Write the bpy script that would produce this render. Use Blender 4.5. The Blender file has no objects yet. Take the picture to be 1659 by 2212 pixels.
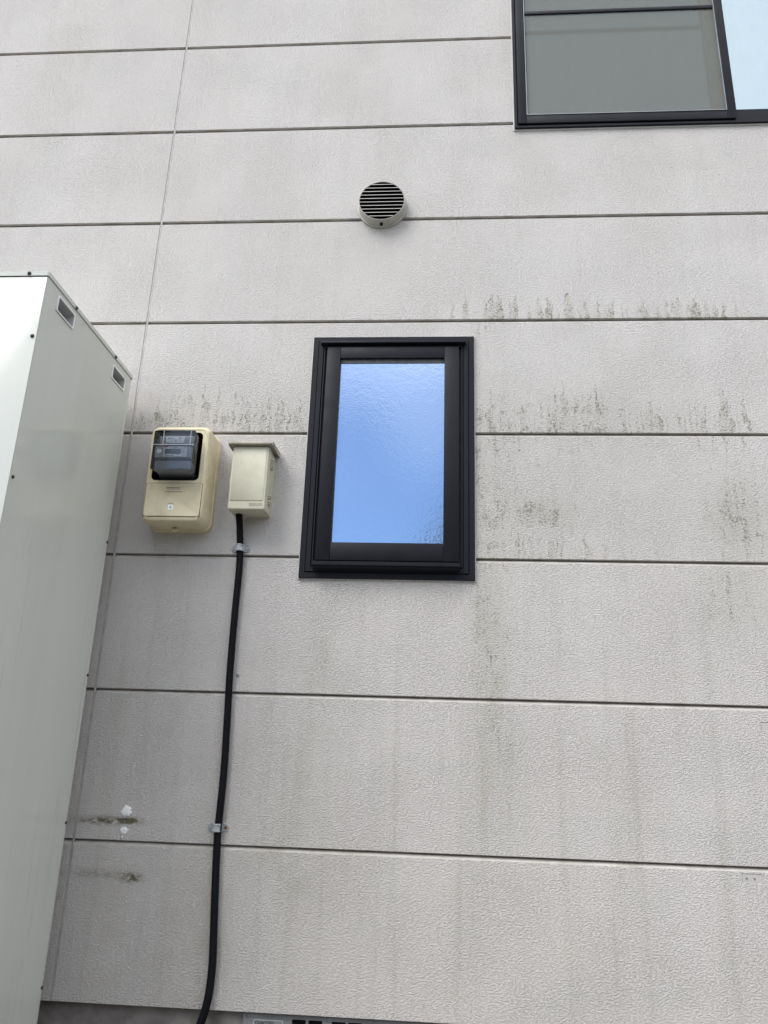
import bpy, bmesh, math, random
from mathutils import Vector, Matrix
rad = math.radians
random.seed(7)
sc = bpy.context.scene
COL = sc.collection

# ------------------------------------------------------------------ camera
cam_d = bpy.data.cameras.new('camera')
cam = bpy.data.objects.new('camera', cam_d); COL.objects.link(cam)
Rv = Vector((0.9974568, 0.0641146, 0.0311316)); Uv = Vector((-0.0101714, -0.3042718, 0.9525310)); Fv = Vector((-0.0705436, 0.9504252, 0.3028459))
M = Matrix((Rv, Uv, -Fv)).transposed().to_4x4()
M.translation = Vector((0, -2.476406, 0.734559))
cam.matrix_world = M
cam_d.sensor_fit = 'VERTICAL'; cam_d.sensor_height = 24.0; cam_d.sensor_width = 18.0
cam_d.lens = 1641.819 / 2212.0 * 24.0
cam_d.clip_start = 0.05; cam_d.clip_end = 2000
sc.camera = cam

# ------------------------------------------------------------------ sky, sun, exposure
SUN_POS = Vector((-0.52, -0.60, 0.90)).normalized()
SKY_STRENGTH = 0.1
CLOUD = (8.0, 8.25, 8.75, 1)
world = bpy.data.worlds.new('World'); sc.world = world; world.use_nodes = True
nt = world.node_tree; nt.nodes.clear()
W = nt.nodes.new; LK = nt.links.new
out = W('ShaderNodeOutputWorld'); bg = W('ShaderNodeBackground'); bg.inputs[1].default_value = SKY_STRENGTH
sky = W('ShaderNodeTexSky'); sky.sky_type = 'NISHITA'; sky.sun_disc = False
sky.sun_elevation = math.asin(SUN_POS.z); sky.sun_rotation = math.atan2(SUN_POS.x, SUN_POS.y)
sky.air_density = 1.0; sky.dust_density = 0.2; sky.ozone_density = 3.0
tc = W('ShaderNodeTexCoord')
nz = W('ShaderNodeTexNoise'); nz.inputs['Scale'].default_value = 4.2; nz.inputs['Detail'].default_value = 5; nz.inputs['Roughness'].default_value = 0.55
LK(tc.outputs['Generated'], nz.inputs['Vector'])
# a break in the clouds opposite the wall shows blue sky
vd = W('ShaderNodeVectorMath'); vd.operation = 'DISTANCE'; vd.inputs[1].default_value = Vector((-0.10, -0.97, 0.15)).normalized()
LK(tc.outputs['Generated'], vd.inputs[0])
a1 = W('ShaderNodeMath'); a1.operation = 'MULTIPLY_ADD'; a1.inputs[1].default_value = 0.70; LK(nz.outputs[0], a1.inputs[0]); LK(vd.outputs['Value'], a1.inputs[2])
mr = W('ShaderNodeMapRange'); mr.interpolation_type = 'SMOOTHSTEP'
mr.inputs['From Min'].default_value = 0.50; mr.inputs['From Max'].default_value = 0.98
mr.inputs['To Min'].default_value = 0.0; mr.inputs['To Max'].default_value = 0.92
LK(a1.outputs[0], mr.inputs['Value'])
mx = W('ShaderNodeMix'); mx.data_type = 'RGBA'
# the cloud cover is brighter towards the veiled sun
dt = W('ShaderNodeVectorMath'); dt.operation = 'DOT_PRODUCT'; dt.inputs[1].default_value = SUN_POS; LK(tc.outputs['Generated'], dt.inputs[0])
gl = W('ShaderNodeMapRange'); gl.inputs['From Min'].default_value = -0.4; gl.inputs['From Max'].default_value = 1.0; gl.inputs['To Min'].default_value = 0.42; gl.inputs['To Max'].default_value = 1.75
LK(dt.outputs['Value'], gl.inputs['Value'])
cs = W('ShaderNodeVectorMath'); cs.operation = 'SCALE'; cs.inputs[0].default_value = CLOUD[:3]; LK(gl.outputs[0], cs.inputs['Scale'])
LK(mr.outputs[0], mx.inputs['Factor']); LK(sky.outputs[0], mx.inputs['A']); LK(cs.outputs[0], mx.inputs['B'])
LK(mx.outputs['Result'], bg.inputs[0]); LK(bg.outputs[0], out.inputs[0])

sun_d = bpy.data.lights.new('sun', 'SUN'); sun_d.energy = 1.5; sun_d.angle = rad(32); sun_d.color = (1.0, 0.965, 0.92)
sun = bpy.data.objects.new('sun', sun_d); COL.objects.link(sun)
sun.rotation_euler = SUN_POS.to_track_quat('Z', 'Y').to_euler(); sun.location = SUN_POS * 20

sc.view_settings.view_transform = 'Standard'; sc.view_settings.look = 'None'
sc.view_settings.exposure = 0.82; sc.view_settings.gamma = 1.0; sc.view_settings.use_curve_mapping = False
sc.render.engine = 'CYCLES'
sc.cycles.use_denoising = True; sc.cycles.denoiser = 'OPENIMAGEDENOISE'; sc.cycles.denoising_input_passes = 'RGB_ALBEDO_NORMAL'; sc.cycles.denoising_prefilter = 'ACCURATE'
sc.cycles.use_adaptive_sampling = False
sc.render.resolution_x = 768; sc.render.resolution_y = 1024

GZ = -0.35      # ground level

# ------------------------------------------------------------------ node helpers
class NT:
    def __init__(s, name):
        s.m = bpy.data.materials.new(name); s.m.use_nodes = True
        s.t = s.m.node_tree; s.t.nodes.clear()
        s.out = s.n('ShaderNodeOutputMaterial')
    def n(s, k, **kw):
        x = s.t.nodes.new(k)
        for a, b in kw.items(): setattr(x, a, b)
        return x
    def l(s, a, b): s.t.links.new(a, b)
    def put(s, sock, v):
        if isinstance(v, bpy.types.NodeSocket): s.l(v, sock)
        else: sock.default_value = v
    def math(s, op, a, b=None, c=None, clamp=False):
        x = s.n('ShaderNodeMath', operation=op, use_clamp=clamp); s.put(x.inputs[0], a)
        if b is not None: s.put(x.inputs[1], b)
        if c is not None: s.put(x.inputs[2], c)
        return x.outputs[0]
    def pos(s):
        return s.n('ShaderNodeNewGeometry').outputs['Position']
    def scalev(s, v, sx, sy, sz):
        x = s.n('ShaderNodeVectorMath', operation='MULTIPLY'); s.l(v, x.inputs[0]); x.inputs[1].default_value = (sx, sy, sz)
        return x.outputs[0]
    def noise(s, v, scale, detail=2, rough=0.5, dist=0.0):
        x = s.n('ShaderNodeTexNoise'); s.l(v, x.inputs['Vector']); x.inputs['Scale'].default_value = scale
        x.inputs['Detail'].default_value = detail; x.inputs['Roughness'].default_value = rough; x.inputs['Distortion'].default_value = dist
        return x.outputs[0]
    def step(s, v, a, b, lo=0.0, hi=1.0):
        x = s.n('ShaderNodeMapRange', interpolation_type='SMOOTHSTEP'); s.put(x.inputs['Value'], v)
        for k, q in (('From Min', a), ('From Max', b), ('To Min', lo), ('To Max', hi)): s.put(x.inputs[k], q)
        return x.outputs[0]
    def mix(s, f, a, b):
        x = s.n('ShaderNodeMix', data_type='RGBA'); s.put(x.inputs['Factor'], f)
        for k, q in (('A', a), ('B', b)):
            if isinstance(q, tuple) and len(q) == 3: q = q + (1,)
            s.put(x.inputs[k], q)
        return x.outputs['Result']
    def bump(s, h, strength, dist, normal=None):
        x = s.n('ShaderNodeBump'); s.l(h, x.inputs['Height']); s.put(x.inputs['Strength'], strength); x.inputs['Distance'].default_value = dist
        if normal is not None: s.l(normal, x.inputs['Normal'])
        return x.outputs[0]
    def pbr(s, col, rough=0.5, metal=0.0, spec=0.5, normal=None, coat=0.0):
        x = s.n('ShaderNodeBsdfPrincipled')
        if isinstance(col, tuple) and len(col) == 3: col = col + (1,)
        s.put(x.inputs['Base Color'], col); s.put(x.inputs['Roughness'], rough); x.inputs['Metallic'].default_value = metal
        x.inputs['Specular IOR Level'].default_value = spec
        if coat: x.inputs['Coat Weight'].default_value = coat; x.inputs['Coat Roughness'].default_value = 0.08
        if normal is not None: s.l(normal, x.inputs['Normal'])
        return x.outputs[0]
    def done(s, sh): s.l(sh, s.out.inputs[0]); return s.m

def plain(name, col, rough=0.5, metal=0.0, spec=0.5, var=0.12, nscale=9.0, bump=0.0, bscale=300):
    t = NT(name); p = t.pos(); n = t.noise(p, nscale, 4, 0.6)
    f = t.step(n, 0.3, 0.7)
    c = t.mix(f, tuple(x * (1 - var) for x in col), tuple(min(1, x * (1 + var)) for x in col))
    nm = t.bump(t.noise(p, bscale, 2), bump, 0.001) if bump else None
    r = t.step(t.noise(p, nscale * 3, 3), 0.3, 0.7, max(0.02, rough - 0.06), min(1, rough + 0.06))
    return t.done(t.pbr(c, r, metal, spec, nm))

MAT = {}
# ---- painted stucco siding
def make_siding():
    t = NT('painted_stucco'); p = t.pos()
    sep = t.n('ShaderNodeSeparateXYZ'); t.l(p, sep.inputs[0]); X, Y, Z = sep.outputs
    def ell(cx, cz, rx, rz, amp=1.0):
        dx = t.math('DIVIDE', t.math('SUBTRACT', X, cx), rx); dz = t.math('DIVIDE', t.math('SUBTRACT', Z, cz), rz)
        r2 = t.math('ADD', t.math('MULTIPLY', dx, dx), t.math('MULTIPLY', dz, dz))
        e = t.math('POWER', 2.718, t.math('MULTIPLY', r2, -1.0))
        return t.math('MULTIPLY', e, amp)
    def add(*a):
        r = a[0]
        for b in a[1:]: r = t.math('ADD', r, b)
        return r
    def rect(x0, x1, z0, z1, w):
        a = t.math('MULTIPLY', t.step(X, x0, x0 + w), t.step(X, x1 - w, x1, 1, 0))
        b = t.math('MULTIPLY', t.step(Z, z0, z0 + w), t.step(Z, z1 - w, z1, 1, 0))
        return t.math('MULTIPLY', a, b)
    # relief: sprayed worm-like crumbs
    q = t.scalev(p, 0.72, 1.0, 1.25)
    n1 = t.noise(q, 160, 2, 0.5, 0.3)
    ridge = t.math('SUBTRACT', 1.0, t.math('MULTIPLY', t.math('ABSOLUTE', t.math('SUBTRACT', n1, 0.55)), 8.0), clamp=True)
    n2 = t.noise(q, 190, 3, 0.66); n3 = t.noise(p, 420, 2, 0.6)
    crumbs = t.step(n2, 0.42, 0.68)
    h = add(t.math('MULTIPLY', ridge, 0.08), t.math('MULTIPLY', crumbs, 1.0), t.math('MULTIPLY', n3, 0.4))
    smooth = t.math('MAXIMUM', rect(0.888, 0.945, 0.411, 0.4365, 0.0015), rect(0.990, 1.06, 0.836, 0.862, 0.0015))
    rects = smooth
    smooth = t.math('MAXIMUM', smooth, t.step(Y, 0.0004, 0.0010))
    keep = t.math('SUBTRACT', 1.0, smooth)
    calm = t.step(t.noise(p, 3.5, 2), 0.35, 0.65, 0.75, 1.0)
    h2 = t.math('MULTIPLY', t.math('MULTIPLY', h, calm), t.math('MULTIPLY_ADD', keep, 0.92, 0.08))
    h3 = t.math('ADD', h2, t.math('MULTIPLY', keep, 0.9))
    # horizontal scars where something was fixed
    scar = add(ell(-1.02, 0.515, 0.09, 0.0065, 1.0), ell(-0.955, 0.509, 0.04, 0.010, .55))
    h3 = t.math('SUBTRACT', h3, t.math('MULTIPLY', scar, 0.8))
    nm = t.bump(h3, 1.0, 0.0023)
    # base tone
    big = t.noise(t.scalev(p, 1, 1, 0.5), 2.2, 3, 0.55)
    base = t.mix(t.step(big, 0.3, 0.7), (0.566, 0.537, 0.511), (0.588, 0.561, 0.541))
    # pale weathered run marks
    run = t.noise(t.scalev(p, 14, 1, 0.8), 1.0, 3, 0.6)
    base = t.mix(t.step(run, 0.5, 0.75, 0, 0.16), base, (0.43, 0.415, 0.38))
    # crevices between crumbs darkened in the colour, standing in for relief shade
    base = t.mix(t.step(n2, 0.46, 0.29, 0, 0.42), base, (0.27, 0.26, 0.255))
    tint = t.noise(p, 5.0, 3, 0.6)
    base = t.mix(t.step(tint, 0.42, 0.68, 0, 0.10), base, (0.47, 0.50, 0.47))
    # mould: dense just above the joints and in runs down from them
    fz = t.math('FRACT', t.math('DIVIDE', Z, 0.455)); row = t.math('FLOOR', t.math('DIVIDE', Z, 0.455))
    hgt = t.math('MULTIPLY', fz, 0.455)                      # height above the joint below
    wx = t.math('MULTIPLY_ADD', t.math('SUBTRACT', t.noise(p, 22, 3, .6), 0.5), 0.050, X)
    def runs(freq, seed):                                    # a ragged top edge for every run
        cv = t.n('ShaderNodeCombineXYZ'); t.l(t.math('MULTIPLY', wx, freq), cv.inputs[0]); t.l(t.math('MULTIPLY_ADD', row, 7.3, seed), cv.inputs[1])
        return t.noise(cv.outputs[0], 1.0, 3, 0.65)
    amt = add(ell(0.22, 2.33, 0.26, 0.12, .55), ell(0.75, 2.32, 0.38, 0.10, .42), ell(0.50, 1.95, 0.34, 0.25, .78), ell(0.98, 1.98, 0.16, 0.3, .8), ell(0.20, 1.95, .1, .2, .4),
              ell(-0.85, 1.93, 0.26, 0.2, .95), ell(-0.55, 1.90, 0.12, 0.2, .75), ell(0.2, 1.47, 0.25, 0.2, .5), ell(0.75, 1.47, 0.5, 0.2, .30), ell(.4, 1.0, .8, .1, .12))
    top = t.math('MULTIPLY', t.step(runs(24, 1.0), 0.42, 0.74, 0, 0.36), amt)
    top2 = t.math('MULTIPLY', t.step(runs(60, 4.0), 0.38, 0.74, 0, 0.30), amt)
    top = t.math('MAXIMUM', top, top2)
    inrun = t.math('MULTIPLY', t.step(t.math('SUBTRACT', top, hgt), 0.0, 0.035), t.step(top, .02, .08))
    # hanging runs below a joint
    amb = add(ell(0.24, 1.75, 0.14, 0.2, .8), ell(0.98, 1.73, 0.14, 0.2, 1.2), ell(0.18, 2.22, 0.12, 0.15, .7), ell(.6, 1.75, .3, .1, .25), ell(.17, 1.2, .07, .3, .9))
    hang = t.math('MULTIPLY', t.step(runs(45, 9.0), 0.44, 0.72, 0, 0.20), amb)
    inhang = t.math('MULTIPLY', t.step(t.math('ADD', t.math('SUBTRACT', hgt, 0.455), hang), 0.0, 0.05), t.step(hang, .02, .07))
    streak = t.noise(t.scalev(p, 42, 1, 7.0), 1.0, 3, 0.65)
    iso = t.step(t.noise(p, 19, 4, .7), .42, .66)
    zone = t.math('MULTIPLY', 1.40, add(ell(1.0, 1.53, 0.10, 0.16, .62), ell(0.20, 1.60, 0.12, 0.28, .36), ell(0.175, 1.08, 0.06, 0.28, .45), ell(0.36, 1.52, 0.10, 0.05, .5), ell(0.5, 1.55, 0.4, 0.2, .16),
               ell(0.93, 1.24, 0.14, 0.12, .42), ell(0.138, 1.72, 0.016, 0.5, .35), ell(-0.37, 1.05, 0.03, 0.12, .32), ell(.5, 1.95, .7, .3, .10), ell(-.8, 1.88, .3, .16, .26), ell(.45, 1.86, .45, .12, .22), ell(-.3, .75, .06, .5, .12), ell(.2, .75, .10, .4, .22)))
    patch = t.math('MULTIPLY', zone, add(t.math('MULTIPLY', t.step(streak, .42, .70), 0.55), t.math('MULTIPLY', iso, 0.5), 0.15))
    sm = t.math('MAXIMUM', t.math('MAXIMUM', t.math('MULTIPLY', inrun, t.math('MULTIPLY_ADD', iso, .45, .35)), t.math('MULTIPLY', inhang, 0.5)), patch)
    fine = t.noise(t.scalev(p, .9, 1, .85), 150, 3, 0.72)
    val = t.math('MULTIPLY_ADD', sm, 0.27, t.math('ADD', fine, 0.008))
    speck = t.step(val, 0.635, 0.755)
    base = t.mix(t.math('MULTIPLY', t.math('MAXIMUM', sm, t.math('MULTIPLY', zone, .5)), 0.48, clamp=True), base, (0.25, 0.245, 0.165))
    base = t.mix(t.math('MULTIPLY', speck, 0.58), base, (0.105, 0.10, 0.075))
    # faint greenish vertical runs down the lower boards
    low = t.step(Z, 1.5, .9)
    gr = t.noise(t.scalev(p, 22, 1, 0.9), 1.0, 3, 0.6)
    base = t.mix(t.math('MULTIPLY', t.step(gr, 0.50, 0.76, 0, 0.26), low), base, (0.35, 0.345, 0.27))
    # grime lying on the sloped board edges
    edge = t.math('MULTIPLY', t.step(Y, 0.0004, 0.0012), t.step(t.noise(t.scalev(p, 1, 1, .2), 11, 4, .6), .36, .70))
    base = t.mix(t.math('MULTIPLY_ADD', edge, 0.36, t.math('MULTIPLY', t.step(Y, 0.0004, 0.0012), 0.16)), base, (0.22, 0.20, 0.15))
    base = t.mix(t.math('MULTIPLY', rects, 0.7), base, (0.40, 0.385, 0.37))
    # scars and smears
    rough_edge = t.step(t.noise(t.scalev(p, 1, 1, 2.2), 48, 3, 0.65), 0.30, 0.60)
    smear = t.math('MULTIPLY', add(ell(-1.02, 0.510, 0.095, 0.011, 1.5), ell(-0.94, 0.512, 0.03, 0.008, 1.4), ell(-0.915, 0.352, 0.030, 0.014, 1.5), ell(-1.02, 0.358, 0.10, 0.013, .6)), rough_edge)
    base = t.mix(t.math('MULTIPLY', smear, 0.80, clamp=True), base, (0.13, 0.12, 0.075))
    film = t.math('MULTIPLY', add(ell(-0.70, 0.10, 0.10, 0.28, .5), ell(-0.45, 0.40, 0.25, 0.09, .35), ell(-0.98, 0.20, 0.10, 0.25, .30), ell(0.17, .95, .05, .35, .5), ell(-0.40, 0.75, .05, .45, .35), ell(0.55, .15, .25, .25, .25)), t.step(t.noise(p, 9, 4, .6), .35, .7))
    base = t.mix(t.math('MULTIPLY', film, 0.55, clamp=True), base, (0.30, 0.285, 0.20))
    return t.done(t.pbr(base, 0.85, 0, 0.25, nm))
MAT['siding'] = make_siding()

def make_glass_textured():
    t = NT('figured_reflective_glass'); p = t.pos()
    h = t.math('ADD', t.math('MULTIPLY', t.noise(t.scalev(p, 1, 1, 1.3), 40, 3, 0.6), 0.5), t.math('MULTIPLY', t.noise(p, 170, 2, .5), 0.34))
    nm = t.bump(h, 0.13, 0.004)
    g = t.n('ShaderNodeBsdfGlossy'); g.inputs['Color'].default_value = (0.60, 0.75, 0.97, 1); g.inputs['Roughness'].default_value = 0.07; t.l(nm, g.inputs['Normal'])
    d = t.pbr((0.10, 0.11, 0.13), 0.4, 0, 0.3)
    m = t.n('ShaderNodeMixShader'); m.inputs[0].default_value = 0.66; t.l(d, m.inputs[1]); t.l(g.outputs[0], m.inputs[2])
    return t.done(m.outputs[0])
MAT['figured'] = make_glass_textured()

def make_glass_clear():
    t = NT('reflective_window_glass')
    g = t.n('ShaderNodeBsdfGlossy'); g.inputs['Color'].default_value = (0.72, 0.82, 0.86, 1); g.inputs['Roughness'].default_value = 0.015
    d = t.n('ShaderNodeBsdfTransparent'); d.inputs[0].default_value = (0.72, 0.78, 0.80, 1)
    m = t.n('ShaderNodeMixShader'); m.inputs[0].default_value = 0.37; t.l(d.outputs[0], m.inputs[1]); t.l(g.outputs[0], m.inputs[2])
    return t.done(m.outputs[0])
MAT['glass'] = make_glass_clear()

def make_screen():
    t = NT('insect_screen_mesh')
    d = t.pbr((0.195, 0.205, 0.188), 0.7, 0, 0.2)
    tr = t.n('ShaderNodeBsdfTransparent')
    m = t.n('ShaderNodeMixShader'); m.inputs[0].default_value = 0.52; t.l(tr.outputs[0], m.inputs[1]); t.l(d, m.inputs[2])
    return t.done(m.outputs[0])
MAT['screen'] = make_screen()

def make_cover():
    t = NT('clear_smoky_plastic')
    g = t.n('ShaderNodeBsdfGlossy'); g.inputs['Roughness'].default_value = 0.06
    tr = t.n('ShaderNodeBsdfTransparent'); tr.inputs[0].default_value = (0.93, 0.95, 0.97, 1)
    fr = t.n('ShaderNodeFresnel'); fr.inputs[0].default_value = 1.5
    f = t.math('MULTIPLY_ADD', fr.outputs[0], 1.1, 0.02, clamp=True)
    m = t.n('ShaderNodeMixShader'); t.l(f, m.inputs[0]); t.l(tr.outputs[0], m.inputs[1]); t.l(g.outputs[0], m.inputs[2])
    return t.done(m.outputs[0])
MAT['cover'] = make_cover()

def make_tank_paint():
    t = NT('painted_steel_cabinet'); p = t.pos()
    s1 = t.noise(t.scalev(p, 7, 7, 0.9), 1.0, 3, 0.6)
    bend = t.n('ShaderNodeVectorMath', operation='MULTIPLY_ADD'); nn = t.n('ShaderNodeTexNoise'); t.l(p, nn.inputs['Vector']); nn.inputs['Scale'].default_value = 2.2
    t.l(nn.outputs['Color'], bend.inputs[0]); bend.inputs[1].default_value = (.05, .05, 0); t.l(p, bend.inputs[2])
    s2 = t.noise(t.scalev(bend.outputs[0], 75, 75, 0.55), 1.0, 1, 0.4)
    line = t.math('SUBTRACT', 1.0, t.math('MULTIPLY', t.math('ABSOLUTE', t.math('SUBTRACT', s2, 0.60)), 26.0), clamp=True)
    line = t.math('MULTIPLY', line, t.step(t.noise(t.scalev(p, 5, 5, 1.5), 1.0, 2), .45, .6))
    c = t.mix(t.step(s1, 0.40, 0.70, 0, 0.28), (0.562, 0.576, 0.530), (0.490, 0.496, 0.440))
    c = t.mix(t.math('MULTIPLY', line, 0.30), c, (0.30, 0.29, 0.26))
    nm = t.bump(t.noise(p, 2.0, 2), 0.08, 0.01)
    return t.done(t.pbr(c, t.step(s1, .3, .7, .09, .15), 0, 0.42, nm, coat=0.0))
MAT['tank'] = make_tank_paint()

def make_beige(name, col, dirtcol, amt):
    t = NT(name); p = t.pos()
    n = t.noise(p, 14, 5, 0.65); m = t.noise(t.scalev(p, 22, 22, 14), 1.0, 4, .7)
    c = t.mix(t.step(n, 0.42, 0.70, 0, amt), col, dirtcol)
    c = t.mix(t.step(m, 0.52, 0.75, 0, amt * .8), c, dirtcol)
    c = t.mix(t.step(t.noise(p, 420, 2, .6), .62, .75, 0, amt * .7), c, tuple(x * .45 for x in dirtcol))
    return t.done(t.pbr(c, 0.48, 0, 0.4, t.bump(t.noise(p, 500, 2), 0.06, 0.001)))
MAT['meterbox'] = make_beige('aged_cream_plastic', (0.66, 0.585, 0.40), (0.43, 0.36, 0.225), 0.45)
MAT['jbox'] = make_beige('ivory_plastic', (0.535, 0.515, 0.40), (0.40, 0.38, 0.285), 0.38)
MAT['jroof'] = make_beige('ivory_plastic_roof', (0.42, 0.40, 0.33), (0.22, 0.20, 0.16), 0.7)
MAT['frame'] = plain('charcoal_aluminium', (0.0100, 0.0108, 0.0145), 0.5, 0.0, 0.16, 0.08, 5)
MAT['rubber'] = plain('black_gasket', (0.006, 0.006, 0.007), 0.6)
MAT['grip'] = plain('shaded_grip_plastic', (0.42, 0.43, 0.42), 0.4)  # greyer than the cabinet, shade of the recess put into the colour
MAT['bead_refl'] = plain('grey_bead_reflection', (0.085, 0.088, 0.088), 0.6, var=.3, nscale=60)  # grey for the strips painted as a reflection on the glass
MAT['rim'] = plain('white_plastic_rim', (0.80, 0.81, 0.80), 0.35)
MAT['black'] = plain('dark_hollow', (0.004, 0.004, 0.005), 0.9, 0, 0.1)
MAT['caulk'] = plain('pale_caulk', (0.56, 0.55, 0.53), 0.6)
MAT['joint'] = plain('joint_backing', (0.20, 0.185, 0.17), 0.8, var=.25, nscale=20)
MAT['sealant'] = plain('joint_sealant', (0.40, 0.38, 0.365), 0.75, var=.15, nscale=25, bump=.3)
MAT['vent'] = plain('vent_grey_beige', (0.37, 0.36, 0.325), 0.42)
MAT['ventdark'] = plain('dirty_shaded_brown_plastic', (0.007, 0.006, 0.005), 0.9, 0, 0.04, var=.4, nscale=30)  # dirty brown taken near black, shade inside the vent put into the colour
MAT['slatedge'] = plain('slat_edge', (0.60, 0.58, 0.55), 0.4)
MAT['conduit'] = plain('black_corrugated_plastic', (0.0030, 0.0032, 0.0055), 0.5, 0, 0.14)
MAT['clamp'] = plain('grey_plastic_clamp', (0.36, 0.38, 0.40), 0.4)
MAT['screw'] = plain('dark_screw_steel', (0.06, 0.06, 0.065), 0.35, 0.6)
MAT['steel'] = plain('dull_steel', (0.27, 0.28, 0.29), 0.42, 0.5, var=.15)
MAT['rust'] = plain('rusty_screw', (0.16, 0.07, 0.035), 0.7, 0.2, var=.4, nscale=200)
MAT['concrete'] = plain('foundation_mortar', (0.21, 0.195, 0.185), 0.9, 0, 0.2, var=.28, nscale=11, bump=.5, bscale=160)
MAT['ground'] = plain('gravelly_concrete', (0.17, 0.165, 0.15), 0.9, 0, 0.2, var=.2, nscale=3, bump=.5, bscale=60)
MAT['filler'] = plain('white_filler', (0.88, 0.885, 0.89), 0.7, 0, .3, var=.08, nscale=90, bump=.6, bscale=220)
MAT['metergrey'] = plain('meter_grey', (0.30, 0.31, 0.33), 0.45)
MAT['meterdark'] = plain('meter_dark_grey', (0.06, 0.064, 0.068), 0.5)
MAT['meterblue'] = plain('meter_blue_grey', (0.19, 0.205, 0.225), 0.4)
MAT['label'] = plain('white_label', (0.88, 0.89, 0.90), 0.5, var=.05)
MAT['labelgrey'] = plain('silver_label', (0.62, 0.64, 0.66), 0.45, var=.05)
MAT['lcd'] = plain('lcd_grey_green', (0.13, 0.14, 0.12), 0.25)
MAT['ink'] = plain('printing_ink', (0.035, 0.04, 0.045), 0.6)
MAT['inkgrey'] = plain('grey_print', (0.22, 0.24, 0.26), 0.6)
MAT['inkblue'] = plain('blue_print', (0.30, 0.36, 0.44), 0.6)
MAT['red'] = plain('red_tab', (0.30, 0.03, 0.03), 0.5)
MAT['pinklabel'] = plain('faded_label', (0.47, 0.38, 0.30), 0.6, var=.2, nscale=120)
MAT['silver'] = plain('silver_seal', (0.70, 0.70, 0.68), 0.3, 0.3, var=.25, nscale=250)
MAT['wood'] = plain('pale_wood', (0.30, 0.25, 0.15), 0.5)
MAT['room'] = plain('room_plaster', (0.45, 0.44, 0.42), 0.9)
MAT['curtain'] = plain('white_curtain', (0.62, 0.63, 0.64), 0.9)
MAT['leaf'] = plain('leaf_green', (0.045, 0.075, 0.025), 0.5, var=.4, nscale=2)
MAT['bark'] = plain('bark', (0.10, 0.075, 0.055), 0.9, bump=.6, bscale=40)
MAT['plaque'] = make_beige('dirty_plaque', (0.37, 0.36, 0.29), (0.14, 0.14, 0.12), .8)

# ------------------------------------------------------------------ mesh helpers
def finish(name, bm, mat, parent=None, angle=38, loc=None):
    """link bm (world coordinates) as one mesh object; origin at loc / the parent's base"""
    bmesh.ops.recalc_face_normals(bm, faces=bm.faces)
    for f in bm.faces: f.smooth = True
    lim = rad(angle)
    for e in bm.edges:
        if len(e.link_faces) == 2:
            e.smooth = e.calc_face_angle(0) < lim
        else: e.smooth = False
    off = Vector(loc) if loc is not None else Vector((0, 0, 0))
    base = off.copy()
    if parent is not None:
        base = parent['_w'] if False else WORLD[parent.name]
        if loc is None: off = base
    bmesh.ops.translate(bm, verts=bm.verts, vec=-off)
    me = bpy.data.meshes.new(name); bm.to_mesh(me); bm.free()
    o = bpy.data.objects.new(name, me); COL.objects.link(o)
    for m in (mat if isinstance(mat, (list, tuple)) else [mat]): me.materials.append(m)
    if parent is not None:
        o.parent = parent; o.location = off - base
    else: o.location = off
    WORLD[o.name] = off.copy()
    return o
WORLD = {}
def thing(name, label, cat, loc, group=None):
    o = bpy.data.objects.new(name, None); COL.objects.link(o); o.location = loc; o.empty_display_size = .05
    o['label'] = label; o['category'] = cat
    if group: o['group'] = group
    WORLD[o.name] = Vector(loc)
    return o
def tag(o, label, cat, group=None):
    o['label'] = label; o['category'] = cat
    if group: o['group'] = group
    return o
def structure(o): o['kind'] = 'structure'; return o

def box(bm, x0, x1, y0, y1, z0, z1, bev=0.0, seg=2, mi=0):
    vs = [bm.verts.new((x, y, z)) for x in (x0, x1) for y in (y0, y1) for z in (z0, z1)]
    q = [(0, 1, 3, 2), (4, 6, 7, 5), (0, 4, 5, 1), (2, 3, 7, 6), (0, 2, 6, 4), (1, 5, 7, 3)]
    fs = [bm.faces.new([vs[i] for i in f]) for f in q]
    for f in fs: f.material_index = mi
    if bev:
        es = list({e for f in fs for e in f.edges})
        bmesh.ops.bevel(bm, geom=es, offset=bev, segments=seg, profile=.5, affect='EDGES')
def rrect(x0, x1, z0, z1, r, n=6):
    r = max(r, 1e-5); pts = []
    for cx, cz, a0 in ((x1 - r, z1 - r, 0), (x0 + r, z1 - r, 90), (x0 + r, z0 + r, 180), (x1 - r, z0 + r, 270)):
        for k in range(n + 1):
            a = rad(a0 + 90 * k / n); pts.append((cx + r * math.cos(a), cz + r * math.sin(a)))
    return pts
def quad(x0, x1, z0, z1): return [(x1, z1), (x0, z1), (x0, z0), (x1, z0)]
def loft(bm, loops, cap0=True, cap1=True, mi=0):
    """loops: list of (pts[(x,z)], y)"""
    R = [[bm.verts.new((x, y, z)) for x, z in pts] for pts, y in loops]
    n = len(R[0])
    for A, B in zip(R, R[1:]):
        for i in range(n):
            f = bm.faces.new((A[i], A[(i + 1) % n], B[(i + 1) % n], B[i])); f.material_index = mi
    if cap0: bm.faces.new(R[0]).material_index = mi
    if cap1: bm.faces.new(R[-1]).material_index = mi
    return R
def revolve(bm, cx, cz, prof, n=64, cap=False, mi=0):
    """profile [(radius, y)] about the y axis through (cx, cz)"""
    R = [[bm.verts.new((cx + r * math.cos(2 * math.pi * k / n), y, cz + r * math.sin(2 * math.pi * k / n))) for k in range(n)] for r, y in prof]
    for A, B in zip(R, R[1:]):
        for i in range(n): bm.faces.new((A[i], A[(i + 1) % n], B[(i + 1) % n], B[i])).material_index = mi
    if cap: bm.faces.new(R[-1]).material_index = mi
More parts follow.
